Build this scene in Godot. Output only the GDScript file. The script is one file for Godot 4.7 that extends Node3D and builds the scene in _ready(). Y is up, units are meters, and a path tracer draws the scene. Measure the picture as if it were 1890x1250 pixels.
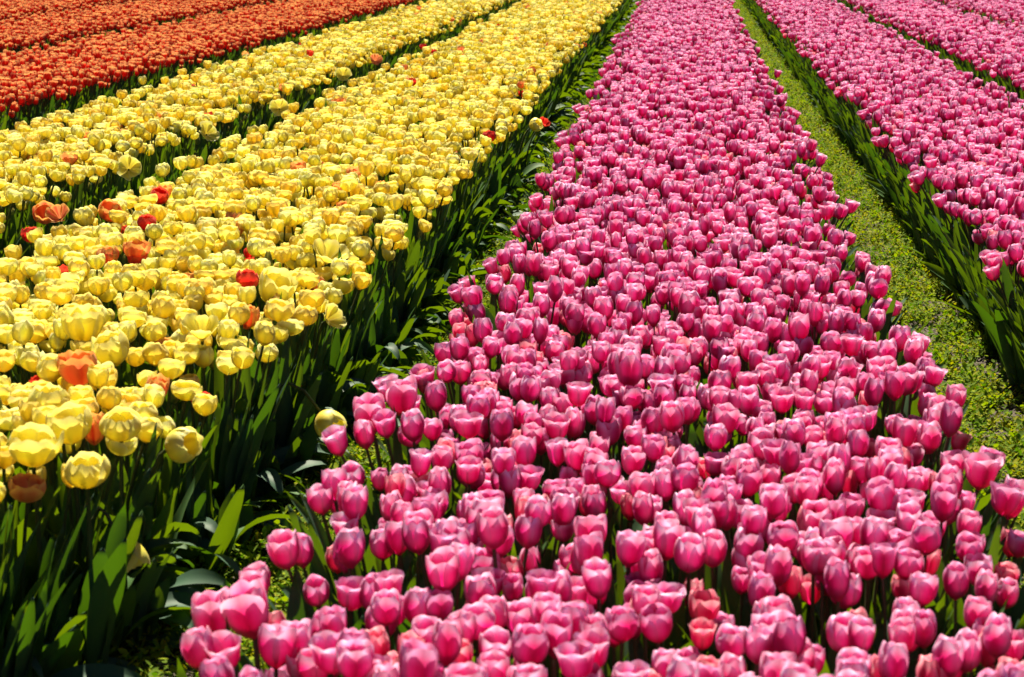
extends Node3D
# A Dutch tulip field seen low over the beds, against the sun. Beds run along -Z; metres.

const TOP_IN_BED := 300          # tulips of one colour that stand as things of their own
var rng := RandomNumberGenerator.new()
var noise := FastNoiseLite.new()
var taken := {}
var cam: Camera3D
var mats := {}
var plants := []                 # every tulip of the beds before it is placed
var special_spots := []
const EYE := Vector3(0, 1.23, 0)

func _ready():
	rng.seed = 20240
	noise.seed = 7
	noise.frequency = 1.0
	# ---------------------------------------------------------------- camera, sky, sun, exposure
	cam = Camera3D.new()
	cam.name = "camera"
	cam.position = EYE
	cam.rotation_degrees = Vector3(-12.33, 5.18, 0)
	cam.near = 0.05
	cam.far = 2000.0
	var lens := CameraAttributesPhysical.new()
	lens.frustum_focal_length = 67.2
	lens.frustum_near = 0.05
	lens.frustum_far = 2000.0
	lens.frustum_focus_distance = 6.2
	lens.exposure_aperture = 12.0
	cam.attributes = lens
	cam.fov = 20.25
	add_child(cam)
	cam.current = true
	var sky_mat := ProceduralSkyMaterial.new()
	sky_mat.sky_top_color = Color(0.16, 0.34, 0.70)
	sky_mat.sky_horizon_color = Color(0.62, 0.74, 0.88)
	sky_mat.sky_curve = 0.12
	sky_mat.ground_bottom_color = Color(0.10, 0.11, 0.06)
	sky_mat.ground_horizon_color = Color(0.42, 0.46, 0.42)
	sky_mat.sky_energy_multiplier = 0.38
	sky_mat.ground_energy_multiplier = 0.38
	var sky := Sky.new()
	sky.sky_material = sky_mat
	var env := Environment.new()
	env.background_mode = Environment.BG_SKY
	env.sky = sky
	env.tonemap_mode = Environment.TONE_MAPPER_LINEAR
	env.tonemap_exposure = 2.85
	env.sdfgi_enabled = true
	env.ssao_enabled = true
	env.ssil_enabled = true
	var we := WorldEnvironment.new()
	we.name = "world_environment"
	we.environment = env
	add_child(we)
	var sun := DirectionalLight3D.new()
	sun.name = "sun"
	sun.light_energy = 1.6
	sun.light_color = Color(1.0, 0.95, 0.86)
	sun.light_angular_distance = 0.5
	sun.shadow_enabled = true
	# the sun stands ahead of the camera, a little left of the rows, 40 degrees up
	sun.rotation_degrees = Vector3(-51.0, 180.0 + 13.0, 0)
	add_child(sun)

	make_materials()
	make_ground()
	make_beds()
	make_specials()
	place_plants()
	make_weeds()

# -------------------------------------------------------------------- naming
func numbered(called: String) -> String:
	if not taken.has(called):
		taken[called] = 0
		return called
	taken[called] += 1
	return "%s_%03d" % [called, taken[called]]

func tag(o: Node, label: String, category := "", group := "", kind := ""):
	if label: o.set_meta("label", label)
	if category: o.set_meta("category", category)
	if group: o.set_meta("group", group)
	if kind: o.set_meta("kind", kind)

func lin(r: float, g: float, b: float) -> Color:
	return Color(r, g, b).linear_to_srgb()

func part(called: String, m: Mesh, parent: Node) -> MeshInstance3D:
	var o := MeshInstance3D.new()
	o.name = called
	o.mesh = m
	parent.add_child(o, true)
	return o

# -------------------------------------------------------------------- materials
func petal_mat(tint: Color, through: float, rough := 0.5) -> StandardMaterial3D:
	var m := StandardMaterial3D.new()
	m.albedo_color = tint.linear_to_srgb()
	m.vertex_color_use_as_albedo = true
	m.roughness = rough
	m.metallic_specular = 0.42
	m.rim_enabled = true
	m.rim = 0.12
	m.rim_tint = 0.4
	m.backlight_enabled = true
	m.backlight = Color(through, through, through)
	m.cull_mode = BaseMaterial3D.CULL_DISABLED
	return m

func leaf_mat(a: Color, through: Color, rough: float) -> StandardMaterial3D:
	var m := StandardMaterial3D.new()
	m.albedo_color = a
	m.roughness = rough
	m.metallic_specular = 0.25
	m.backlight_enabled = true
	m.backlight = through
	m.cull_mode = BaseMaterial3D.CULL_DISABLED
	return m

func make_materials():
	mats.pink = [petal_mat(Color(1, 1, 1), 0.92), petal_mat(Color(0.9, 0.78, 0.9), 0.92), petal_mat(Color(1.0, 1.15, 1.12), 0.92), petal_mat(Color(1.0, 0.85, 0.7), 0.92)]
	mats.yellow = [petal_mat(Color(1, 1, 1), 0.86), petal_mat(Color(1.0, 0.93, 0.8), 0.86), petal_mat(Color(1.0, 1.05, 1.5), 0.86), petal_mat(Color(0.93, 0.9, 0.7), 0.86)]
	mats.red = [petal_mat(Color(1, 1, 1), 0.8), petal_mat(Color(0.88, 0.85, 0.85), 0.8), petal_mat(Color(1.0, 1.2, 1.1), 0.8), petal_mat(Color(0.95, 1.0, 1.0), 0.8)]
	mats.leaf = [
		leaf_mat(lin(0.040, 0.088, 0.040), Color(0.27, 0.36, 0.008), 0.62),
		leaf_mat(lin(0.046, 0.105, 0.030), Color(0.33, 0.42, 0.008), 0.66),
		leaf_mat(lin(0.036, 0.080, 0.048), Color(0.21, 0.33, 0.01), 0.58),
	]
	mats.stem_pink = leaf_mat(lin(0.070, 0.075, 0.035), Color(0.02, 0.03, 0.0), 0.5)
	mats.stem_yellow = leaf_mat(lin(0.055, 0.075, 0.030), Color(0.03, 0.05, 0.0), 0.5)
	mats.stem_red = mats.stem_yellow
	mats.weed = []
	for a in [
		[lin(0.155, 0.20, 0.008), Color(0.46, 0.55, 0.008)], [lin(0.08, 0.13, 0.012), Color(0.26, 0.40, 0.010)], [lin(0.19, 0.20, 0.014), Color(0.52, 0.52, 0.016)]]:
		var wm := leaf_mat(a[0], a[1], 0.7)
		wm.metallic_specular = 0.12
		mats.weed.append(wm)
	var soil_noise := FastNoiseLite.new()
	soil_noise.seed = 3
	soil_noise.frequency = 0.03
	soil_noise.fractal_octaves = 5
	var ramp := Gradient.new()
	ramp.offsets = PackedFloat32Array([0.0, 0.45, 0.75, 1.0])
	ramp.colors = PackedColorArray([lin(0.018, 0.013, 0.009), lin(0.045, 0.032, 0.021), lin(0.08, 0.06, 0.042), lin(0.15, 0.12, 0.09)])
	var t := NoiseTexture2D.new()
	t.width = 1024
	t.height = 1024
	t.seamless = true
	t.noise = soil_noise
	t.color_ramp = ramp
	var bump := NoiseTexture2D.new()
	bump.width = 1024
	bump.height = 1024
	bump.seamless = true
	bump.noise = soil_noise
	var soil := StandardMaterial3D.new()
	soil.albedo_texture = t
	soil.roughness = 0.95
	soil.uv1_triplanar = true
	soil.uv1_world_triplanar = true
	soil.uv1_scale = Vector3(1.7, 1.7, 1.7)
	soil.heightmap_enabled = true
	soil.heightmap_texture = bump
	soil.heightmap_scale = 1.2
	mats.soil = soil
	var pale := StandardMaterial3D.new()
	pale.albedo_color = lin(0.24, 0.21, 0.16)
	pale.vertex_color_use_as_albedo = true
	pale.roughness = 0.8
	mats.pale = pale

# -------------------------------------------------------------------- mesh helpers
# adds a sheet of rows x columns points with smooth normals to a SurfaceTool; count is the running number of vertices
func sheet(sts: Array, counts: Array, rows: Array, cols: Array):
	var nv := rows.size()
	var nu: int = rows[0].size()
	for k in sts.size():
		var st: SurfaceTool = sts[k]
		var base: int = counts[k]
		for j in nv:
			for i in nu:
				var p: PackedVector3Array = rows[j]
				var du := p[mini(i + 1, nu - 1)] - p[maxi(i - 1, 0)]
				var up: PackedVector3Array = rows[mini(j + 1, nv - 1)]
				var dn: PackedVector3Array = rows[maxi(j - 1, 0)]
				var dv := up[i] - dn[i]
				var n := dv.cross(du)
				if n.length_squared() < 1e-16:
					n = dv.cross(p[nu - 1] - p[0])
					if n.length_squared() < 1e-16:
						n = Vector3.UP
				st.set_normal(n.normalized())
				if cols.size():
					st.set_color(cols[j][i])
				st.add_vertex(p[i])
		for j in nv - 1:
			for i in nu - 1:
				var a := base + j * nu + i
				st.add_index(a); st.add_index(a + 1); st.add_index(a + nu)
				st.add_index(a + 1); st.add_index(a + nu + 1); st.add_index(a + nu)
		counts[k] = base + nv * nu

func begin() -> SurfaceTool:
	var st := SurfaceTool.new()
	st.begin(Mesh.PRIMITIVE_TRIANGLES)
	return st

func knots(table: Array, v: float) -> float:
	var n := table.size() - 1
	var x := clampf(v, 0, 0.99999) * n
	var i := int(x)
	var a: float = table[maxi(i - 1, 0)]
	var b: float = table[i]
	var c: float = table[mini(i + 1, n)]
	var d: float = table[mini(i + 2, n)]
	return cubic_interpolate(b, c, a, d, x - i)

func shade(kind: String, v: float, u: float, inner: bool, ph: float, fl: float) -> Color:
	var au := absf(u)
	var streak := 1.0 + 0.10 * sin(u * 21.0 + ph) * smoothstep(0.0, 0.5, v) + 0.07 * sin(u * 47.0 + ph * 2.0)
	var c: Vector3
	if kind == "pink":
		var deep := Vector3(0.50, 0.004, 0.085)
		var mid := Vector3(0.84, 0.034, 0.34)
		var edge := Vector3(0.95, 0.66, 0.85)
		c = deep.lerp(mid, smoothstep(0.05, 0.6, v) * (0.18 + 0.82 * smoothstep(0.1, 0.55, au)))
		c = c.lerp(edge, clampf(smoothstep(0.32, 0.95, au) * smoothstep(0.2, 0.65, v) * 0.46 + smoothstep(0.70, 1.0, v) * (0.45 + 0.5 * smoothstep(0.0, 0.5, au)), 0, 0.95))
		if inner: c = c.lerp(mid, 0.2)
	elif kind == "red":
		var deep := Vector3(0.74, 0.016, 0.012)
		var edge := Vector3(0.92, 0.50, 0.19)
		c = deep.lerp(edge, clampf(smoothstep(0.72, 1.0, au) * smoothstep(0.3, 0.7, v) * 0.7 + smoothstep(0.72, 0.98, v) * 0.95, 0, 0.95))
	elif kind == "orange":
		var mid := Vector3(0.88, 0.43, 0.14)
		var flame := Vector3(0.74, 0.06, 0.035)
		c = mid.lerp(flame, clampf((fl + 0.5) * (1.0 - au) * 0.8 + 0.25 * sin(u * 9.0 + ph), 0, 1))
		c = c.lerp(Vector3(0.88, 0.62, 0.14), smoothstep(0.75, 1.0, maxf(v, au)) * 0.7)
	elif kind == "scarlet":
		c = Vector3(0.64, 0.014, 0.014).lerp(Vector3(0.78, 0.09, 0.045), smoothstep(0.6, 1.0, maxf(au, v)))
	elif kind == "bud":
		c = Vector3(0.16, 0.20, 0.045).lerp(Vector3(0.40, 0.37, 0.08), smoothstep(0.5, 1.0, maxf(au, v)))
	else:
		var base := Vector3(0.74, 0.55, 0.032)
		var mid := Vector3(0.92, 0.79, 0.085)
		var edge := Vector3(0.93, 0.88, 0.34)
		c = base.lerp(mid, smoothstep(0.1, 0.6, v))
		c = c.lerp(edge, smoothstep(0.6, 1.0, maxf(v, au)) * 0.8)
		c = c.lerp(Vector3(0.42, 0.45, 0.05), (1.0 - smoothstep(0.0, 0.12, au)) * (1.0 - v) * 0.6)
		c = c.lerp(Vector3(0.86, 0.26, 0.06), fl * smoothstep(0.3, 0.9, v) * (0.5 + 0.5 * sin(u * 8.0 + ph)))
	c *= streak
	return Color(clampf(c.x, 0, 0.95), clampf(c.y, 0, 0.95), clampf(c.z, 0, 0.95))

# one petal: a strip of a vase shape round the flower's axis; k of sp.n petals, the odd ones are the inner whorl
func petal(sp: Dictionary, k: int, at: Transform3D) -> Array:
	var nv := 9
	var nu := 8
	var inner := k % 2 == 1
	var n: int = sp.n
	var phi0: float = TAU * k / n + rng.randf_range(-0.10, 0.10)
	var span: float = sp.span * rng.randf_range(0.9, 1.1)
	var tilt: float = rng.randf_range(-0.06, 0.12) * sp.loose
	var tall: float = rng.randf_range(0.93, 1.05) * (0.98 if inner else 1.0)
	var curl: float = rng.randf_range(-0.04, 0.16) * sp.loose
	var ph := rng.randf() * TAU
	var ph2 := rng.randf() * TAU
	var size: float = sp.r * (0.88 if inner else 1.0)
	var rows := []
	var cols := []
	for j in nv + 1:
		var v := float(j) / nv
		var row := PackedVector3Array()
		var cr := []
		var a := span * pow(sin(PI * (0.13 + sp.tip * v)), sp.blunt)
		for i in nu + 1:
			var u := 2.0 * i / nu - 1.0
			var rad: float = size * (knots(sp.profile, v) + tilt * v * v * 1.6 + curl * u * u * v + 0.045 * pow(1.0 - absf(u), 2.0) * v)
			rad += size * sp.ruffle * sin(u * 4.5 + ph) * v * v
			# the rim of the petal bends at its tip
			var y: float = sp.h * tall * pow(v, sp.rise) * (1.0 - sp.round * u * u * v * v)
			y += sp.h * sp.ruffle * 0.8 * sin(u * 6.0 + ph2) * v * v
			var f := phi0 - u * a
			row.append(at * Vector3(rad * sin(f), y, rad * cos(f)))
			cr.append(shade(sp.kind, v, u, inner, ph, sp.flame))
		rows.append(row)
		cols.append(cr)
	return [rows, cols]

func stem_rows(p0: Vector3, p1: Vector3, p2: Vector3, r: float) -> Array:
	var rows := []
	var n := 6
	for j in n + 1:
		var t := float(j) / n
		var p := p0.lerp(p1, t).lerp(p1.lerp(p2, t), t)
		var d := (p1 - p0).lerp(p2 - p1, t).normalized()
		var sx := d.cross(Vector3(0.31, 0.1, 0.95)).normalized()
		var sz := sx.cross(d)
		var row := PackedVector3Array()
		for i in 6:
			var f := -TAU * i / 5.0
			row.append(p + (sx * cos(f) + sz * sin(f)) * r * (1.15 - 0.3 * t))
		rows.append(row)
	return rows

# one long tulip leaf rising from the plant's foot towards azimuth az, leaning from l0 to l1 (radians from upright)
func leaf_rows(az: float, l0: float, l1: float, length: float, width: float, foot: float, twist: float) -> Array:
	var rows := []
	var nt := 11
	var out := Vector3(cos(az), 0, -sin(az))
	var p := out * 0.006 + Vector3(0, foot, 0)
	var ph := rng.randf() * TAU
	var wav := rng.randf_range(0.08, 0.24)
	var fold := rng.randf_range(0.25, 0.6)
	var bow := rng.randf_range(1.0, 2.2)
	for j in nt + 1:
		var t := float(j) / nt
		var an := l0 + (l1 - l0) * pow(t, bow)
		var d := out * sin(an) + Vector3.UP * cos(an)
		var nrm := -out * cos(an) + Vector3.UP * sin(an)
		var side := d.cross(nrm)
		var tw := twist * t
		var s2 := side * cos(tw) + nrm * sin(tw)
		var n2 := nrm * cos(tw) - side * sin(tw)
		var w := width * 0.5 * pow(maxf(sin(PI * (0.14 + 0.86 * t)), 0.0), 0.8)
		var row := PackedVector3Array()
		for i in 5:
			var u := i / 2.0 - 1.0
			row.append(p + s2 * u * w + n2 * (fold * (1.0 - t * 0.6) * u * u * w + wav * w * sin(t * 8.0 + ph) * u))
		rows.append(row)
		p += d * (length / nt)
	return rows

const SHUT := [0.16, 0.62, 0.91, 1.01, 1.03, 0.97, 0.78]
const CUP := [0.16, 0.60, 0.88, 1.00, 1.05, 1.05, 0.97]
const FLARE := [0.15, 0.58, 0.86, 0.97, 1.02, 1.10, 1.24]
const BOWL := [0.14, 0.66, 1.00, 1.14, 1.16, 1.04, 0.76]
const DISH := [0.14, 0.62, 1.00, 1.19, 1.28, 1.28, 1.16]
const WIDE := [0.12, 0.60, 1.05, 1.40, 1.65, 1.85, 2.00]
const EGG := [0.25, 0.72, 0.98, 1.02, 0.90, 0.66, 0.30]

func spec(kind: String, profile: Array, r: float, h: float, more := {}) -> Dictionary:
	var d := {"kind": kind, "profile": profile, "r": r, "h": h, "n": 6, "span": 1.12, "loose": 1.0, "blunt": 0.36, "ruffle": 0.02, "rise": 1.12, "flame": 0.0, "tip": 0.71, "round": 0.14}
	d.merge(more, true)
	return d

# a whole plant, as one proto (Node3D > petal, stem, leaf) and as one joined mesh for the far mass.
# how: top (bloom foot), knee (stem bend), axis (bloom axis), leaves [[az, l0, l1, length, width, foot, twist], ...]
func plant(sp: Dictionary, how: Dictionary, leaf_kind := -1) -> Dictionary:
	var proto := Node3D.new()
	var joined := ArrayMesh.new()
	var fam: String = how.family
	if sp.size():
		var ax: Vector3 = how.axis.normalized()
		var sx := ax.cross(Vector3(0.2, 0.1, 1.0)).normalized()
		var at := Transform3D(Basis(sx, ax, sx.cross(ax)), how.top)
		var all := begin()
		var c_all := [0, 0]
		var pm: Material = mats[fam][0]
		for k in sp.n:
			var g := petal(sp, k, at)
			var one := begin()
			c_all[1] = 0
			sheet([all, one], c_all, g[0], g[1])
			var m := one.commit()
			m.surface_set_material(0, pm)
			part("petal", m, proto)
		all.commit(joined)
		joined.surface_set_material(0, pm)
		var s1 := begin()
		var s2 := begin()
		sheet([s1, s2], [0, 0], stem_rows(Vector3.ZERO, how.knee, how.top + ax * 0.003, how.get("thick", 0.0042)), [])
		var m2 := s1.commit()
		m2.surface_set_material(0, mats["stem_" + fam])
		part("stem", m2, proto)
		s2.commit(joined)
		joined.surface_set_material(1, mats["stem_" + fam])
	if how.leaves.size():
		var lm: Material = mats.leaf[leaf_kind if leaf_kind >= 0 else rng.randi() % 3]
		var all_l := begin()
		var c_l := [0, 0]
		for a in how.leaves:
			var rows := leaf_rows(a[0], a[1], a[2], a[3], a[4], a[5], a[6])
			var one := begin()
			c_l[1] = 0
			sheet([all_l, one], c_l, rows, [])
			var m := one.commit()
			m.surface_set_material(0, lm)
			part("leaf", m, proto)
		all_l.commit(joined)
		joined.surface_set_material(joined.get_surface_count() - 1, lm)
	return {"proto": proto, "mesh": joined}

func inner_leaves(n: int, len0: float) -> Array:
	var out := []
	var a0 := rng.randf() * TAU
	for i in n:
		var l0 := rng.randf_range(0.12, 0.45)
		out.append([a0 + TAU * i / n + rng.randf_range(-0.4, 0.4), l0, l0 + rng.randf_range(-0.1, 0.7), len0 * rng.randf_range(0.8, 1.15), rng.randf_range(0.036, 0.060), rng.randf_range(0.0, 0.05), rng.randf_range(-0.6, 0.6)])
	return out

func flank_leaves(n: int, len0: float, reach := 1.0) -> Array:
	var out := []
	for i in n:
		var l0 := rng.randf_range(0.12, 0.62) * reach
		var l1 := l0 + rng.randf_range(0.1, 1.3) * reach
		var wide := 1.0
		if reach > 0.7:
			if rng.randf() < (0.45 if reach < 0.88 else 0.62):
				l0 = rng.randf_range(0.02, 0.3)
				l1 = l0 + rng.randf_range(0.0, 0.5)
			else:
				l0 = rng.randf_range(0.3, 0.8)
				l1 = rng.randf_range(2.1, 3.0)
				wide = 1.25 if reach < 0.88 else 1.05
				len0 *= 0.84
		out.append([rng.randf_range(-1.2, 1.2), l0, l1, len0 * rng.randf_range(0.75, 1.25), rng.randf_range(0.034, 0.060) * wide, rng.randf_range(0.0, 0.06), rng.randf_range(-1.0, 1.0)])
	return out

var kinds := {}     # kind -> {"in": [plants], "edge": [plants]}

func make_kind(kind: String, fam: String, specs: Array, hgt: float, n_leaf: int, leaf_len: float, thick: float):
	kinds[kind] = {"in": [], "edge": [], "words": []}
	for where in ["in", "edge"]:
		for sp in specs:
			var lean := Vector2(rng.randf_range(-0.035, 0.035), rng.randf_range(-0.035, 0.035))
			if where == "edge": lean.x += rng.randf_range(0.0, 0.06)
			var top := Vector3(lean.x, hgt, lean.y)
			var how := {"family": fam, "top": top, "knee": Vector3(0, hgt * 0.6, 0), "axis": Vector3(lean.x * 3.0 + rng.randf_range(-0.1, 0.1), 1, lean.y * 3.0 + rng.randf_range(-0.1, 0.1)), "thick": thick,
				"leaves": inner_leaves(n_leaf, leaf_len) if where == "in" else flank_leaves(3, leaf_len, 0.55 if kind == "pink" else 0.9) + inner_leaves(2, leaf_len)}
			var pl := plant(sp, how)
			pl.word = sp.word
			kinds[kind][where].append(pl)

func make_beds():
	var pk := []
	for i in 14:
		var prof: Array = [SHUT, SHUT, CUP, CUP, SHUT, CUP, FLARE][i % 7]
		pk.append(spec("pink", prof, rng.randf_range(0.0182, 0.0222), rng.randf_range(0.041, 0.054), {"word": ["closed", "closed", "cupped", "cupped", "closed", "cupped", "flaring"][i % 7], "loose": rng.randf_range(0.3, 0.9), "blunt": rng.randf_range(0.26, 0.38)}))
	make_kind("pink", "pink", pk, 0.338, 2, 0.285, 0.0034)
	var yl := []
	for i in 12:
		var prof: Array = [BOWL, DISH, DISH, CUP, DISH, BOWL][i % 6]
		yl.append(spec("yellow", prof, rng.randf_range(0.0200, 0.0250), rng.randf_range(0.035, 0.046), {"word": ["bowl-shaped", "wide open", "wide open", "cupped", "wide open", "bowl-shaped"][i % 6], "loose": rng.randf_range(0.5, 1.1), "ruffle": rng.randf_range(0.012, 0.03), "n": [6, 6, 8, 6, 8, 6][i % 6], "span": [1.15, 1.1, 0.98, 1.12, 0.95, 1.15][i % 6], "blunt": 0.34, "flame": 0.2 if i == 4 else 0.0}))
	make_kind("yellow", "yellow", yl, 0.352, 2, 0.30, 0.0038)
	var rd := []
	for i in 6:
		rd.append(spec("red", [SHUT, CUP, SHUT, CUP, FLARE, SHUT][i], rng.randf_range(0.0172, 0.0200), rng.randf_range(0.042, 0.050), {"word": ["closed", "cupped", "closed", "cupped", "flaring", "closed"][i]}))
	make_kind("red", "red", rd, 0.325, 2, 0.27, 0.0042)
	var og := []
	for i in 4:
		og.append(spec("orange", [BOWL, DISH, CUP, BOWL][i], rng.randf_range(0.0215, 0.0255), rng.randf_range(0.037, 0.045), {"word": ["flamed", "wide open", "cupped", "flamed"][i], "loose": 1.5, "ruffle": 0.05, "n": [6, 8, 6, 8][i], "span": [1.1, 0.95, 1.1, 0.95][i], "blunt": 0.34, "flame": rng.randf_range(0.0, 0.7)}))
	make_kind("orange", "yellow", og, 0.345, 2, 0.28, 0.0042)
	var sc := []
	for i in 3:
		sc.append(spec("scarlet", [CUP, BOWL, CUP][i], rng.randf_range(0.0195, 0.0235), rng.randf_range(0.036, 0.044), {"word": ["cupped", "bowl-shaped", "cupped"][i], "loose": 1.4, "ruffle": 0.05, "blunt": 0.34}))
	make_kind("scarlet", "yellow", sc, 0.335, 2, 0.28, 0.0042)
	var bd := []
	for i in 3:
		bd.append(spec("bud", EGG, rng.randf_range(0.0120, 0.0145), rng.randf_range(0.036, 0.044), {"word": ["slim", "plump", "slim"][i], "loose": 0.2, "ruffle": 0.0}))
	make_kind("bud", "yellow", bd, 0.325, 2, 0.28, 0.0038)
	# plants without a flower, that thicken the flanks
	kinds["foliage"] = {"in": [], "edge": []}
	for i in 16:
		var pl := plant({}, {"family": "yellow", "leaves": flank_leaves(4, 0.27, 0.85 if i < 8 else 0.62)})
		pl.word = "leafy"
		kinds.foliage.edge.append(pl)

# -------------------------------------------------------------------- the beds: edges as [x near, x far]
var beds := [
	{"name": "pink", "kind": "pink", "what": "middle pink bed", "left": [-0.575, -0.465], "right": [0.535, 0.47], "per": 430.0, "far": -36.0},
	{"name": "pink", "kind": "pink", "what": "second pink bed", "left": [0.95, 0.855], "right": [1.66, 1.63], "per": 500.0, "far": -36.0},
	{"name": "pink", "kind": "pink", "what": "third pink bed", "left": [1.91, 1.89], "right": [2.74, 2.72], "per": 500.0, "far": -36.0},
	{"name": "pink", "kind": "pink", "what": "fourth pink bed", "left": [2.98, 2.96], "right": [3.9, 3.9], "per": 500.0, "far": -36.0},
	{"name": "yellow", "kind": "yellow", "what": "near yellow bed", "left": [-1.80, -1.78], "right": [-0.96, -0.785, -0.13], "per": 370.0, "far": -36.0},
	{"name": "yellow", "kind": "yellow", "what": "far yellow bed", "left": [-2.87, -2.85], "right": [-2.11, -2.10], "per": 370.0, "far": -36.0},
	{"name": "red", "kind": "red", "what": "near red bed", "left": [-4.62, -4.62], "right": [-3.37, -3.37], "per": 500.0, "far": -36.0},
	{"name": "red", "kind": "red", "what": "middle red bed", "left": [-6.25, -6.25], "right": [-5.02, -5.02], "per": 500.0, "far": -36.0},
	{"name": "red", "kind": "red", "what": "far red bed", "left": [-8.2, -8.2], "right": [-6.65, -6.65], "per": 500.0, "far": -36.0},
]

func edge_at(e: Array, z: float) -> float:
	var bend := 0.0
	if e.size() > 2: bend = e[2] * smoothstep(-3.5, -2.4, z)
	return bend + lerpf(e[0], e[1], clampf((-z - 2.1) / 3.0, 0, 1))

# position in the photograph's frame (0..1 across and down) and distance
func seen_at(p: Vector3) -> Vector3:
	var q := cam.transform.affine_inverse() * p
	var d := -q.z
	if d < 0.1: return Vector3(9, 9, d)
	var k := 0.5 / tan(deg_to_rad(20.25) / 2.0)
	return Vector3(0.5 + q.x / d * k / (1024.0 / 677.0), 0.5 - q.y / d * k, d)

func near_view(x: float, z: float) -> bool:
	var q := cam.transform.affine_inverse() * Vector3(x, 0.38, z)
	return absf(q.x) < -q.z * 0.275 + 1.3

func make_ground():
	var flat := begin()
	sheet([flat], [0], [PackedVector3Array([Vector3(-800, 0, 800), Vector3(800, 0, 800)]), PackedVector3Array([Vector3(-800, 0, -800), Vector3(800, 0, -800)])], [])
	var g := flat.commit()
	g.surface_set_material(0, mats.soil)
	var o := MeshInstance3D.new()
	o.name = "ground"
	o.mesh = g
	tag(o, "dark bare soil under the tulip beds", "ground", "", "structure")
	add_child(o)
	for s in [["path", -1.12, -0.34, "shaded weedy soil strip between near yellow bed and middle pink bed"], ["path", 0.26, 1.06, "sunlit grassy strip between the two nearest pink beds"]]:
		var st := begin()
		var rows := []
		for j in 481:
			var z := -0.8 - j * 0.05
			var row := PackedVector3Array()
			for i in 25:
				var f := i / 24.0
				var x := lerpf(s[1], s[2], f)
				var rim := smoothstep(0.0, 0.12, f) * smoothstep(1.0, 0.88, f)
				row.append(Vector3(x, 0.004 + rim * (0.012 + 0.011 * noise.get_noise_2d(x * 14.0, z * 14.0) + 0.010 * noise.get_noise_2d(x * 45.0, z * 45.0) + 0.010), z))
			rows.append(row)
		sheet([st], [0], rows, [])
		var m := st.commit()
		m.surface_set_material(0, mats.soil)
		var p := MeshInstance3D.new()
		p.name = numbered(s[0])
		p.mesh = m
		tag(p, s[3], "path", "", "structure")
		add_child(p)

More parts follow.
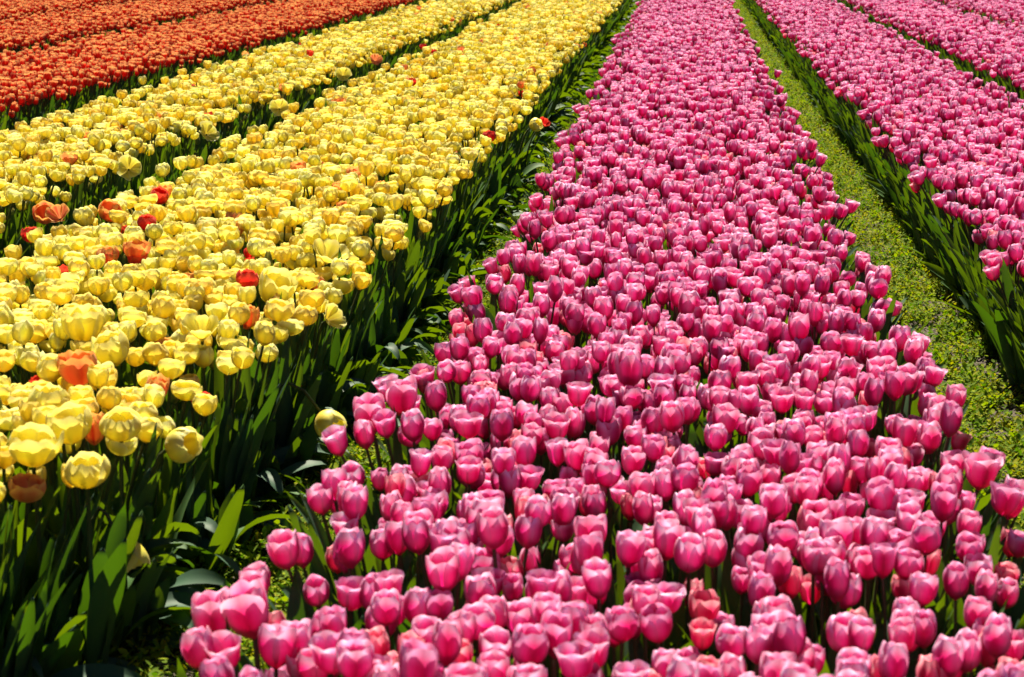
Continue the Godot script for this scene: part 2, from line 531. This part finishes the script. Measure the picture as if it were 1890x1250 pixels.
# -------------------------------------------------------------------- single flowers that stand out in the photograph
# [kind, name, profile, radius, height, bloom foot (x, y, z), stem foot (x, z), axis, label]
func make_specials():
	var up := Vector3(0, 1, 0)
	var list := [
		["pink", "pink_tulip", CUP, 0.029, 0.066, Vector3(-0.590, 0.325, -2.262), Vector2(-0.570, -2.232), Vector3(-0.06, 1, 0.05), "lone rose pink tulip standing out over the shaded soil at the bed's corner"],
		["pink", "pink_tulip", CUP, 0.031, 0.072, Vector3(-0.536, 0.335, -2.255), Vector2(-0.526, -2.245), Vector3(-0.22, 1, 0.1), "big mauve pink tulip leaning left behind the lone corner tulip"],
		["pink", "pink_tulip", SHUT, 0.030, 0.074, Vector3(-0.093, 0.375, -3.481), Vector2(-0.093, -3.481), Vector3(0, 1, 0.05), "tall closed egg-shaped pink tulip rising above the middle bed's flowers"],
		["pink", "pink_tulip", CUP, 0.031, 0.068, Vector3(-0.496, 0.36, -3.289), Vector2(-0.476, -3.289), Vector3(-0.05, 1, 0), "tall pink tulip, rear one of two at the left edge's bend"],
		["pink", "pink_tulip", CUP, 0.031, 0.070, Vector3(-0.540, 0.345, -3.215), Vector2(-0.515, -3.215), Vector3(-0.1, 1, 0.05), "tall pink tulip, front one of two at the left edge's bend"],
		["pink", "pink_tulip", FLARE, 0.029, 0.060, Vector3(0.486, 0.335, -3.003), Vector2(0.456, -2.993), Vector3(0.1, 1, 0), "deep pink tulip jutting over the grassy strip at bed's right corner"],
		["pink", "pink_tulip", CUP, 0.029, 0.060, Vector3(0.471, 0.335, -3.378), Vector2(0.446, -3.368), Vector3(0.08, 1, 0), "pink tulip sticking out beside the grassy strip behind the corner tulip"],
		["yellow", "yellow_tulip", DISH, 0.037, 0.060, Vector3(-1.035, 0.375, -2.861), Vector2(-1.035, -2.871), Vector3(0.1, 1, 0.05), "large pale yellow tulip with wide flat rim at the bed's near end"],
		["yellow", "yellow_tulip", BOWL, 0.033, 0.050, Vector3(-0.918, 0.37, -2.773), Vector2(-0.928, -2.803), Vector3(0.05, 1, 0.15), "round golden yellow tulip standing apart at the bed's near corner"],
		["yellow", "yellow_tulip", DISH, 0.036, 0.060, Vector3(-1.026, 0.365, -3.036), Vector2(-1.026, -3.046), Vector3(-0.1, 1, 0.1), "golden yellow cup behind the large pale one, beside a dull orange bud"],
		["yellow", "yellow_tulip", BOWL, 0.034, 0.048, Vector3(-0.947, 0.37, -3.055), Vector2(-0.957, -3.065), Vector3(0.05, 1, 0.25), "flat yellow tulip showing its heart, right of the golden cup"],
		["yellow", "yellow_tulip", DISH, 0.039, 0.074, Vector3(-1.231, 0.38, -3.743), Vector2(-1.231, -3.753), Vector3(0.0, 1, 0.0), "largest tall yellow cup with a green streak up its petal"],
		["yellow", "yellow_tulip", BOWL, 0.036, 0.068, Vector3(-1.124, 0.365, -3.617), Vector2(-1.154, -3.647), Vector3(-0.25, 1, 0.2), "large yellow tulip tilted left, next to the tall green-streaked cup"],
		["yellow", "yellow_tulip", WIDE, 0.021, 0.050, Vector3(-0.986, 0.385, -3.763), Vector2(-0.996, -3.783), Vector3(0.1, 0.9, 0.35), "yellow tulip with drooping open petals at right end of a row"],
		["yellow", "yellow_tulip", BOWL, 0.036, 0.062, Vector3(-1.114, 0.365, -3.176), Vector2(-1.114, -3.186), Vector3(0.0, 1, 0.0), "tall yellow tulip with a grey green outer petal near the bed's end"],
		["yellow", "yellow_tulip", DISH, 0.036, 0.075, Vector3(-0.957, 0.365, -4.271), Vector2(-0.997, -4.291), Vector3(0.45, 0.9, 0.2), "big pale yellow tulip tipped to the right beside a scarlet one"],
		["yellow", "yellow_tulip", WIDE, 0.026, 0.052, Vector3(-0.917, 0.37, -4.774), Vector2(-0.947, -4.794), Vector3(0.3, 0.8, 0.3), "wide open pale yellow tulip with spread petals on the right flank"],
		["yellow", "yellow_tulip", WIDE, 0.018, 0.034, Vector3(-0.820, 0.33, -4.254), Vector2(-0.870, -4.284), Vector3(0.8, 0.45, 0.45), "small open yellow tulip turned sideways above the flank leaves"],
		["yellow", "yellow_tulip", WIDE, 0.026, 0.030, Vector3(-1.878, 0.390, -8.717), Vector2(-1.908, -8.757), Vector3(0.15, 0.45, 0.9), "wide open yellow tulip facing out like a daisy between yellow beds"],
		["yellow", "yellow_tulip", WIDE, 0.026, 0.030, Vector3(-1.926, 0.390, -10.664), Vector2(-1.936, -10.704), Vector3(0.2, 0.5, 0.85), "open yellow tulip facing out, farther along the far bed's flank"],
		["yellow", "yellow_tulip", WIDE, 0.026, 0.030, Vector3(-2.037, 0.345, -6.807), Vector2(-2.037, -6.857), Vector3(0.4, 0.45, 0.8), "small open yellow tulip turned sideways low on far bed's flank"],
		["yellow", "yellow_tulip", WIDE, 0.026, 0.030, Vector3(-1.977, 0.375, -7.729), Vector2(-1.977, -7.779), Vector3(0.6, 0.5, 0.5), "yellow tulip turned to the right above a fallen scarlet one"],
		["yellow", "yellow_tulip", BOWL, 0.030, 0.055, Vector3(-0.874, 0.35, -3.080), Vector2(-0.949, -3.090), Vector3(0.85, 0.25, 0.3), "yellow tulip nodding right on a level stem over the flank leaves"],
		["peach", "peach_tulip", EGG, 0.029, 0.072, Vector3(-0.938, 0.33, -4.210), Vector2(-1.028, -4.240), Vector3(0.25, 1.0, 0.05), "peach pointed tulip on a bent stem above the dark flank leaves"],
		["yellow", "yellow_tulip", BOWL, 0.030, 0.052, Vector3(-0.681, 0.34, -8.453), Vector2(-0.761, -8.483), Vector3(0.7, 0.5, 0.4), "yellow tulip leaning right beside the frilled scarlet flank tulip"],
		["scarlet", "scarlet_tulip", WIDE, 0.018, 0.045, Vector3(-0.652, 0.32, -8.655), Vector2(-0.742, -8.695), Vector3(0.5, 0.7, 0.4), "frilled scarlet tulip hanging out over the weedy strip"],
		["yellow", "yellow_tulip", DISH, 0.033, 0.060, Vector3(-0.925, 0.235, -2.933), Vector2(-1.000, -2.963), Vector3(0.35, -0.85, 0.25), "upside down yellow tulip hanging low among the near flank leaves"],
		["yellow", "yellow_tulip", DISH, 0.029, 0.058, Vector3(-0.769, 0.200, -3.913), Vector2(-0.934, -3.893), Vector3(0.45, -0.45, 0.45), "toppled yellow tulip lying out over the dark weedy soil"],
		["scarlet", "scarlet_tulip", CUP, 0.029, 0.060, Vector3(-2.027, 0.26, -7.776), Vector2(-2.067, -7.806), Vector3(0.35, -0.9, 0.1), "bright scarlet tulip hanging head down on the far yellow bed's flank"],
		["scarlet", "scarlet_tulip", BOWL, 0.030, 0.048, Vector3(-1.045, 0.365, -4.425), Vector2(-1.045, -4.425), Vector3(0.1, 1, 0.0), "bright scarlet tulip just left of a big tipped pale yellow one"],
		["orange", "orange_tulip", BOWL, 0.029, 0.055, Vector3(-0.967, 0.345, -4.076), Vector2(-0.967, -4.076), Vector3(0.1, 1, 0.0), "orange red tulip beside two green buds on near bed's flank"],
		["orange", "orange_tulip", DISH, 0.037, 0.066, Vector3(-1.133, 0.37, -3.417), Vector2(-1.133, -3.437), Vector3(-0.1, 1, 0.05), "large orange red tulip flamed yellow among the nearest yellow rows"],
		["scarlet", "scarlet_tulip", CUP, 0.026, 0.05, Vector3(-1.134, 0.33, -3.318), Vector2(-1.114, -3.338), Vector3(-0.5, 0.9, 0.2), "dark crimson tulip below the large orange red one"],
		["orange", "orange_tulip", CUP, 0.026, 0.05, Vector3(-0.977, 0.355, -3.368), Vector2(-0.967, -3.378), Vector3(0.2, 1, 0.0), "small orange tulip half behind a yellow cup right of big orange one"],
		["orange", "orange_tulip", SHUT, 0.025, 0.055, Vector3(-1.016, 0.34, -3.120), Vector2(-1.006, -3.130), Vector3(0.0, 1, 0.0), "dull orange tulip still greenish, right of the golden cup"],
		["scarlet", "scarlet_tulip", BOWL, 0.031, 0.050, Vector3(-1.643, 0.37, -5.791), Vector2(-1.643, -5.791), Vector3(0.3, 1, 0.3), "scarlet tulip standing clear amid yellow cups, left of the flank gap"],
		["scarlet", "scarlet_tulip", BOWL, 0.030, 0.046, Vector3(-1.535, 0.365, -5.290), Vector2(-1.535, -5.290), Vector3(0, 1, 0.1), "scarlet orange tulip one row nearer than the clear standing scarlet one"],
		["scarlet", "scarlet_tulip", CUP, 0.025, 0.046, Vector3(-1.556, 0.34, -4.590), Vector2(-1.556, -4.590), Vector3(0, 1, 0), "small scarlet tulip tucked beneath a yellow cup near the left margin"],
		["scarlet", "scarlet_tulip", BOWL, 0.028, 0.045, Vector3(-1.810, 0.36, -5.086), Vector2(-1.810, -5.086), Vector3(0, 1, 0), "scarlet tulip at the near yellow bed's left side, among its nearer rows"],
		["orange", "orange_tulip", DISH, 0.033, 0.050, Vector3(-1.938, 0.345, -5.579), Vector2(-1.908, -5.579), Vector3(0.2, 0.7, 0.6), "dark centred orange tulip facing out at near yellow bed's left edge"],
		["orange", "orange_tulip", WIDE, 0.022, 0.04, Vector3(-1.879, 0.355, -5.546), Vector2(-1.859, -5.566), Vector3(0, 0.7, 0.7), "spread orange tulip just right of the dark centred one"],
		["orange", "orange_tulip", DISH, 0.037, 0.056, Vector3(-1.721, 0.365, -5.492), Vector2(-1.721, -5.512), Vector3(0.5, 0.8, 0.3), "peach tulip tipped right beside the scarlet ones of near yellow bed"],
		["orange", "orange_tulip", BOWL, 0.033, 0.050, Vector3(-1.496, 0.355, -4.783), Vector2(-1.496, -4.783), Vector3(-0.1, 1, 0), "left one of a pair of peach tulips in the yellow bed"],
		["orange", "orange_tulip", DISH, 0.035, 0.052, Vector3(-1.437, 0.36, -4.830), Vector2(-1.447, -4.830), Vector3(0.1, 1, 0), "right one of a pair of peach tulips in the yellow bed"],
		["scarlet", "scarlet_tulip", BOWL, 0.030, 0.046, Vector3(-0.789, 0.36, -7.685), Vector2(-0.789, -7.685), Vector3(0, 1, 0), "scarlet tulip close to near yellow bed's right edge, half way back"],
		["scarlet", "scarlet_tulip", BOWL, 0.030, 0.046, Vector3(-1.474, 0.37, -10.239), Vector2(-1.474, -10.239), Vector3(0, 1, 0), "scarlet tulip standing in the middle of the yellow bed's farther half"],
		["scarlet", "scarlet_tulip", BOWL, 0.030, 0.046, Vector3(-1.845, 0.36, -13.395), Vector2(-1.845, -13.395), Vector3(0, 1, 0), "bright scarlet tulip in the dark gap between the two yellow beds"],
		["orange", "orange_tulip", WIDE, 0.026, 0.035, Vector3(-1.925, 0.395, -11.780), Vector2(-1.945, -11.800), Vector3(0.3, 0.5, 0.8), "salmon orange open tulip facing out from far yellow bed's flank"],
	]
	for a in list:
		var foot: Vector2 = a[6]
		var top: Vector3 = a[5]
		var ax: Vector3 = a[7]
		ax = ax.normalized()
		var fam := "pink" if a[0] == "pink" else "yellow"
		var more := {"word": "", "loose": 1.0 if fam == "pink" else 1.4, "ruffle": 0.02 if fam == "pink" else 0.045}
		if fam == "yellow":
			more.merge({"n": 8 if a[2] != WIDE else 6, "span": 0.95 if a[2] != WIDE else 0.72, "blunt": 0.34, "flame": 0.5 if a[0] == "orange" else 0.0}, true)
		if a[2] == WIDE: more.rise = 0.8
		if a[2] == EGG: more.merge({"n": 6, "span": 1.1, "flame": 0.45}, true)
		var local := top - Vector3(foot.x, 0, foot.y)
		var knee := Vector3(local.x * 0.2, local.y * 0.9, local.z * 0.2)
		if ax.y < 0.7: knee = Vector3(local.x * 0.3, 0.33 if ax.y > 0 else 0.40, local.z * 0.3)
		var edge := false
		for b in beds:
			if b.kind == fam and absf(edge_at(b.right, foot.y) - foot.x) < 0.09: edge = true
		var pl := plant(spec(a[0], a[2], a[3] * (0.84 if fam == "pink" else 0.86 if a[0] == "yellow" else 0.76), a[4], more), {"family": fam, "top": local, "knee": knee, "axis": ax, "leaves": flank_leaves(3, 0.28) if edge else inner_leaves(2, 0.28)})
		var o: Node3D = pl.proto
		o.name = numbered(a[1])
		o.position = Vector3(foot.x, 0, foot.y)
		tag(o, a[8], "tulip", "tulips in the pink beds" if fam == "pink" else "tulips in the yellow beds")
		add_child(o)
		special_spots.append(Vector2(top.x, top.z))
		special_spots.append(foot)

# -------------------------------------------------------------------- filling the beds
func grow():
	for b in beds:
		var step: float = 1.0 / sqrt(b.per)
		var z := -1.3
		while z > b.far:
			var l := edge_at(b.left, z) + 0.035 + 0.02 * noise.get_noise_2d(z * 2.3, b.left[0] * 30.0)
			var r := edge_at(b.right, z) - 0.035 + 0.02 * noise.get_noise_2d(z * 2.3, b.right[0] * 30.0 + 50.0)
			var n := int(round((r - l) / step))
			for i in n:
				var f := (i + 0.5) / n
				var x := lerpf(l, r, f) + rng.randf_range(-0.5, 0.5) * step
				var zz := z + rng.randf_range(-0.5, 0.5) * step
				if not near_view(x, zz): continue
				var crowd := false
				for s in special_spots:
					if absf(s.x - x) < 0.04 and absf(s.y - zz) < 0.04 and Vector2(x, zz).distance_to(s) < 0.03:
						crowd = true
						break
				if crowd: continue
				if noise.get_noise_2d(x * 3.5 + 40.0, zz * 3.5) > 0.37: continue       # small gaps in the planting
				var kind: String = b.kind
				var low := false
				if kind == "yellow":
					var q := rng.randf()
					if q < 0.016: kind = "orange"
					elif q < 0.026: kind = "scarlet"
					elif q < 0.085: kind = "bud"
					elif q < 0.12: continue
				elif rng.randf() < 0.03: continue
				var side := 0
				if i == 0: side = -1
				elif i == n - 1: side = 1
				var set_: Array = kinds[kind]["edge" if side else "in"]
				var size := rng.randf_range(0.80, 1.04)
				var lift := rng.randf_range(0.91, 1.08)
				var hue := rng.randi() % 3
				if rng.randf() < 0.33:                                           # late, short ones
					size *= 0.86
					lift *= 0.90
					if kind == "pink" and rng.randf() < 0.6: hue = 3 if rng.randf() < 0.6 else 1
				if kind == "bud": lift *= 0.93
				if rng.randf() < 0.04: lift *= 1.08
				var yaw := rng.randf() * TAU
				if side: yaw = (PI if side < 0 else 0.0) + rng.randf_range(-0.5, 0.5)
				plants.append({"bed": b, "kind": kind, "x": x, "z": zz, "yaw": yaw, "size": size, "lift": lift, "hue": hue, "v": rng.randi() % set_.size(), "side": side, "f": (x - l) / (r - l), "set": set_})
			# leafy plants along both flanks
			for side in [-1, 1]:
				if rng.randf() < (0.62 if b.kind == "yellow" else 0.5):
					var x: float = (l if side < 0 else r) + side * rng.randf_range(-0.05, 0.015)
					if side > 0 and b.right.size() > 2: x += rng.randf() * 0.12 * smoothstep(-3.5, -2.4, z)
					if b.kind == "pink": x -= side * (0.08 if b.what == "middle pink bed" else 0.05)
					var zz := z + rng.randf_range(-0.5, 0.5) * step
					if near_view(x, zz):
						plants.append({"bed": b, "kind": "foliage", "x": x, "z": zz, "yaw": (PI if side < 0 else 0.0) + rng.randf_range(-0.9, 0.9), "size": rng.randf_range(0.8, 1.2), "lift": rng.randf_range(0.85, 1.1) * (rng.randf_range(0.55, 0.95) if b.kind == "pink" else 1.0), "hue": 0, "v": rng.randi() % 8 + (8 if b.kind == "pink" else 0), "side": side, "f": 0.0 if side < 0 else 1.0, "set": kinds.foliage.edge})
			# floppy leaves low on the near yellow bed's flank
			if b.right.size() > 2 and z > -9.0 and rng.randf() < 0.6:
				plants.append({"bed": b, "kind": "foliage", "x": r + rng.randf_range(-0.02, 0.07) + 0.08 * rng.randf() * smoothstep(-3.5, -2.4, z), "z": z + rng.randf_range(-0.5, 0.5) * step, "yaw": rng.randf_range(-0.9, 0.9), "size": rng.randf_range(0.85, 1.2), "lift": rng.randf_range(0.5, 0.8), "hue": 0, "v": rng.randi() % 8, "side": 1, "f": 1.0, "set": kinds.foliage.edge})
			z -= step

func pose(p: Dictionary) -> Transform3D:
	return Transform3D(Basis(Vector3.UP, p.yaw) * Basis.from_scale(Vector3(p.size, p.lift, p.size)), Vector3(p.x, 0.0, p.z))

const ONES := ["", "first", "second", "third", "fourth", "fifth", "sixth", "seventh", "eighth", "ninth", "tenth", "eleventh", "twelfth", "thirteenth", "fourteenth", "fifteenth", "sixteenth", "seventeenth", "eighteenth", "nineteenth"]
const TENS := ["", "", "twenty", "thirty", "forty", "fifty", "sixty", "seventy", "eighty", "ninety"]
func ordinal(n: int) -> String:
	if n >= 100:
		return "hundredth" if n == 100 else "hundred-and-" + ordinal(n - 100)
	if n < 20: return ONES[n]
	if n % 10 == 0: return TENS[n / 10].trim_suffix("y") + "ieth"
	return TENS[n / 10] + "-" + ONES[n % 10]

func place_plants():
	grow()
	for p in plants:
		var s := seen_at(Vector3(p.x, 0.37 * p.lift if p.kind != "foliage" else 0.15, p.z))
		p.d = s.z
		p.shown = s.x > -0.01 and s.x < 1.01 and s.y > -0.01 and s.y < 1.03
	plants.sort_custom(func(a, b): return a.d < b.d)
	var most := {"pink": TOP_IN_BED - 8, "yellow": TOP_IN_BED - 25, "red": TOP_IN_BED, "orange": 60, "scarlet": 40, "bud": 110, "foliage": 120}
	var count := {}
	var strip_count := {}
	var mass := {}
	var name_of := {"pink": "pink_tulip", "yellow": "yellow_tulip", "red": "red_tulip", "orange": "orange_tulip", "scarlet": "scarlet_tulip", "bud": "tulip_bud", "foliage": "flowerless_tulip"}
	var hues := {"pink": ["rose pink", "deep mauve", "pale pink", "salmon pink"], "yellow": ["clear yellow", "golden yellow", "pale lemon", "dull yellow"], "red": ["orange red", "dark red", "light red", "bright red"], "orange": ["orange", "orange", "orange", "orange"], "scarlet": ["scarlet", "scarlet", "scarlet", "scarlet"], "bud": ["green", "green", "green", "green"]}
	for p in plants:
		var c: int = count.get(p.kind, 0)
		if p.shown and c < most[p.kind] and (p.kind != "foliage" or p.bed.kind == "yellow" or p.bed.what == "second pink bed"):
			count[p.kind] = c + 1
			var pl: Dictionary = p.set[p.v]
			var o: Node3D = pl.proto.duplicate()
			var kind: String = p.kind
			o.name = numbered(name_of[kind])
			o.transform = pose(p)
			var fam: String = p.bed.kind
			if kind in ["pink", "yellow", "red"]:
				if p.hue > 0:
					for ch in o.get_children():
						if String(ch.name).begins_with("petal"):
							ch.set_surface_override_material(0, mats[kind][p.hue])
			var f: float = p.f
			var strip := 0 if f < 0.09 else 1 if f < 0.37 else 2 if f < 0.63 else 3 if f < 0.91 else 4
			var key: String = p.bed.what + str(strip) + kind
			strip_count[key] = strip_count.get(key, 0) + 1
			var where: String = ["left edge", "left half", "centre line", "right half", "right edge"][strip]
			var what := ""
			if kind == "foliage":
				what = "broad flowerless tulip leaves, %s leafy clump from the front on %s's %s" % [ordinal(strip_count[key]), p.bed.what, "left flank" if strip == 0 else "right flank"]
			elif kind == "bud":
				what = "%s green tulip bud, %s bud from the front on %s's %s" % [pl.word, ordinal(strip_count[key]), p.bed.what, where]
			else:
				what = "%s %s tulip, %s from the front on %s's %s" % [hues[kind][p.hue], pl.word, ordinal(strip_count[key]), p.bed.what, where]
			tag(o, what, "tulip", "tulips in the %s" % p.bed.what)
			add_child(o)
		else:
			var id: String = p.bed.what
			if not mass.has(id): mass[id] = {}
			var id2 := "%s/%d/%d" % [p.kind, p.v, absi(p.side)]
			if not mass[id].has(id2): mass[id][id2] = {"mesh": p.set[p.v].mesh, "list": []}
			mass[id][id2].list.append(p)
	for b in beds:
		var root := Node3D.new()
		root.name = numbered("tulip_bed")
		var hue_word: String = {"pink": "pink", "yellow": "yellow", "red": "red and cream"}[b.kind]
		var along: String = {"middle pink bed": "wide bed along the grassy strip's left side, beside the yellow bed", "second pink bed": "bed just right of the grassy strip", "third pink bed": "third bed from the yellow ones", "fourth pink bed": "bed at the far right corner", "near yellow bed": "bed beside the middle pink bed", "far yellow bed": "bed between another yellow bed and the red beds", "near red bed": "bed next to the yellow ones", "middle red bed": "bed between two other red beds", "far red bed": "bed farthest from the yellow ones"}[b.what]
		tag(root, "mass of %s tulips, %s" % [hue_word, along], "tulip bed", "beds of tulips", "stuff")
		add_child(root)
		for id2 in mass[b.what]:
			var e: Dictionary = mass[b.what][id2]
			var mm := MultiMesh.new()
			mm.transform_format = MultiMesh.TRANSFORM_3D
			mm.use_colors = true
			mm.mesh = e.mesh
			mm.instance_count = e.list.size()
			for i in e.list.size():
				var p: Dictionary = e.list[i]
				mm.set_instance_transform(i, pose(p))
				var tint := Color(1, 1, 1)
				if mats.has(p.kind) and p.kind in ["pink", "yellow", "red"]:
					tint = mats[p.kind][p.hue].albedo_color.srgb_to_linear()
				var k := rng.randf_range(0.92, 1.06)
				mm.set_instance_color(i, Color(tint.r * k, tint.g * k, tint.b * k))
			var mi := MultiMeshInstance3D.new()
			mi.name = "tulip_mass"
			mi.multimesh = mm
			mi.set_meta("kind", "stuff")
			root.add_child(mi, true)
	for k in kinds:
		for where in ["in", "edge"]:
			for pl in kinds[k][where]:
				pl.proto.free()

# -------------------------------------------------------------------- weeds and litter on the strips
func sprig(mat: Material, tall: float, n: int) -> ArrayMesh:
	var st := begin()
	var c := [0]
	for b in 3:
		var az := rng.randf() * TAU
		var lean := rng.randf_range(0.2, 1.1)
		var d := Vector3(sin(lean) * cos(az), cos(lean), sin(lean) * sin(az))
		for i in n:
			var t := (i + 1.0) / n
			var p := d * tall * t * rng.randf_range(0.8, 1.1)
			var la := rng.randf() * TAU
			var ld := Vector3(cos(la), rng.randf_range(0.1, 1.6), sin(la)).normalized()
			var sd := ld.cross(Vector3(rng.randf_range(-0.4, 0.4), 1, rng.randf_range(-0.4, 0.4))).normalized()
			var nn := sd.cross(ld)
			var L := rng.randf_range(0.008, 0.016)
			var W := L * rng.randf_range(0.22, 0.34)
			var rows := []
			for q in [[0.0, 0.15], [0.35, 0.9], [0.7, 0.85], [1.0, 0.05]]:
				var m: Vector3 = p + ld * L * q[0] - nn * L * 0.15 * q[0] * q[0]
				rows.append(PackedVector3Array([m - sd * W * q[1], m - nn * W * 0.3 * q[1], m + sd * W * q[1]]))
			sheet([st], c, rows, [])
	var m := st.commit()
	m.surface_set_material(0, mat)
	return m

func scatter(root: Node3D, called: String, meshes: Array, spots: Array):
	var lists := []
	for m in meshes: lists.append([])
	for s in spots: lists[rng.randi() % meshes.size()].append(s)
	for k in meshes.size():
		if lists[k].is_empty(): continue
		var mm := MultiMesh.new()
		mm.transform_format = MultiMesh.TRANSFORM_3D
		mm.mesh = meshes[k]
		mm.instance_count = lists[k].size()
		for i in lists[k].size(): mm.set_instance_transform(i, lists[k][i])
		var mi := MultiMeshInstance3D.new()
		mi.name = called
		mi.multimesh = mm
		mi.set_meta("kind", "stuff")
		root.add_child(mi, true)

func make_weeds():
	var sprigs := []
	for i in 9: sprigs.append(sprig(mats.weed[i % 3], rng.randf_range(0.022, 0.058), 4))
	# crumbs: little pale clods, bits of straw and fallen petals
	var crumbs := []
	for i in 4:
		var st := begin()
		var rows := []
		for j in 5:
			var row := PackedVector3Array()
			var th := PI * j / 4.0
			for k in 7:
				var f := -TAU * k / 6.0
				var rr := sin(th) * (1.0 + 0.3 * sin(k % 6 * 2.1 + i))
				row.append(Vector3(rr * cos(f) * 0.004, -cos(th) * 0.0028, rr * sin(f) * (0.004 if i < 2 else 0.0016 + 0.008 * (i - 2))))
			rows.append(row)
		sheet([st], [0], rows, [])
		var m := st.commit()
		m.surface_set_material(0, mats.pale)
		crumbs.append(m)
	for s in [["left", -1.02, -0.42, "ragged green weeds on the shaded soil beside the yellow bed", "pale crumbs of soil and straw on the shaded strip", 3900.0], ["right", 0.36, 0.98, "bright green low weeds carpeting the strip between pink beds", "pale crumbs and straw scattered along the sunlit strip", 4600.0]]:
		var spots := []
		var bits := []
		var total := int(s[5] * (s[2] - s[1]) * 27.0)
		for i in total:
			var z := -1.6 - 34.0 * pow(rng.randf(), 1.6)
			var x := rng.randf_range(s[1], s[2])
			var d := noise.get_noise_2d(x * 6.0 + 11.0, z * 6.0) + 0.6 * noise.get_noise_2d(x * 17.0, z * 17.0 + 30.0)
			var keep := 0.14 + 2.2 * d
			if s[0] == "left": keep = 0.30 + 1.4 * d + 0.9 * smoothstep(-0.95, -0.6, x)
			else: keep += 0.35 * smoothstep(0.42, 0.62, x)
			var yy := 0.018 + 0.010 * noise.get_noise_2d(x * 14.0, z * 14.0)
			if rng.randf() < keep:
				var k := rng.randf_range(0.7, 1.35)
				spots.append(Transform3D(Basis(Vector3.UP, rng.randf() * TAU).scaled(Vector3(k, k * rng.randf_range(0.7, 1.2), k)), Vector3(x, yy, z)))
			if rng.randf() < (0.20 if x < 0.62 and x > 0 else 0.09):
				var k2 := rng.randf_range(0.4, 1.1)
				bits.append(Transform3D(Basis.from_euler(Vector3(rng.randf_range(-0.4, 0.4), rng.randf() * TAU, rng.randf_range(-0.4, 0.4))).scaled(Vector3(k2, k2, k2)), Vector3(x, yy + 0.008, z)))
		var g := Node3D.new()
		g.name = numbered("weeds")
		tag(g, s[3], "weeds", "", "stuff")
		add_child(g)
		scatter(g, "sprigs", sprigs, spots)
		var c := Node3D.new()
		c.name = numbered("litter")
		tag(c, s[4], "litter", "", "stuff")
		add_child(c)
		scatter(c, "crumbs", crumbs, bits)
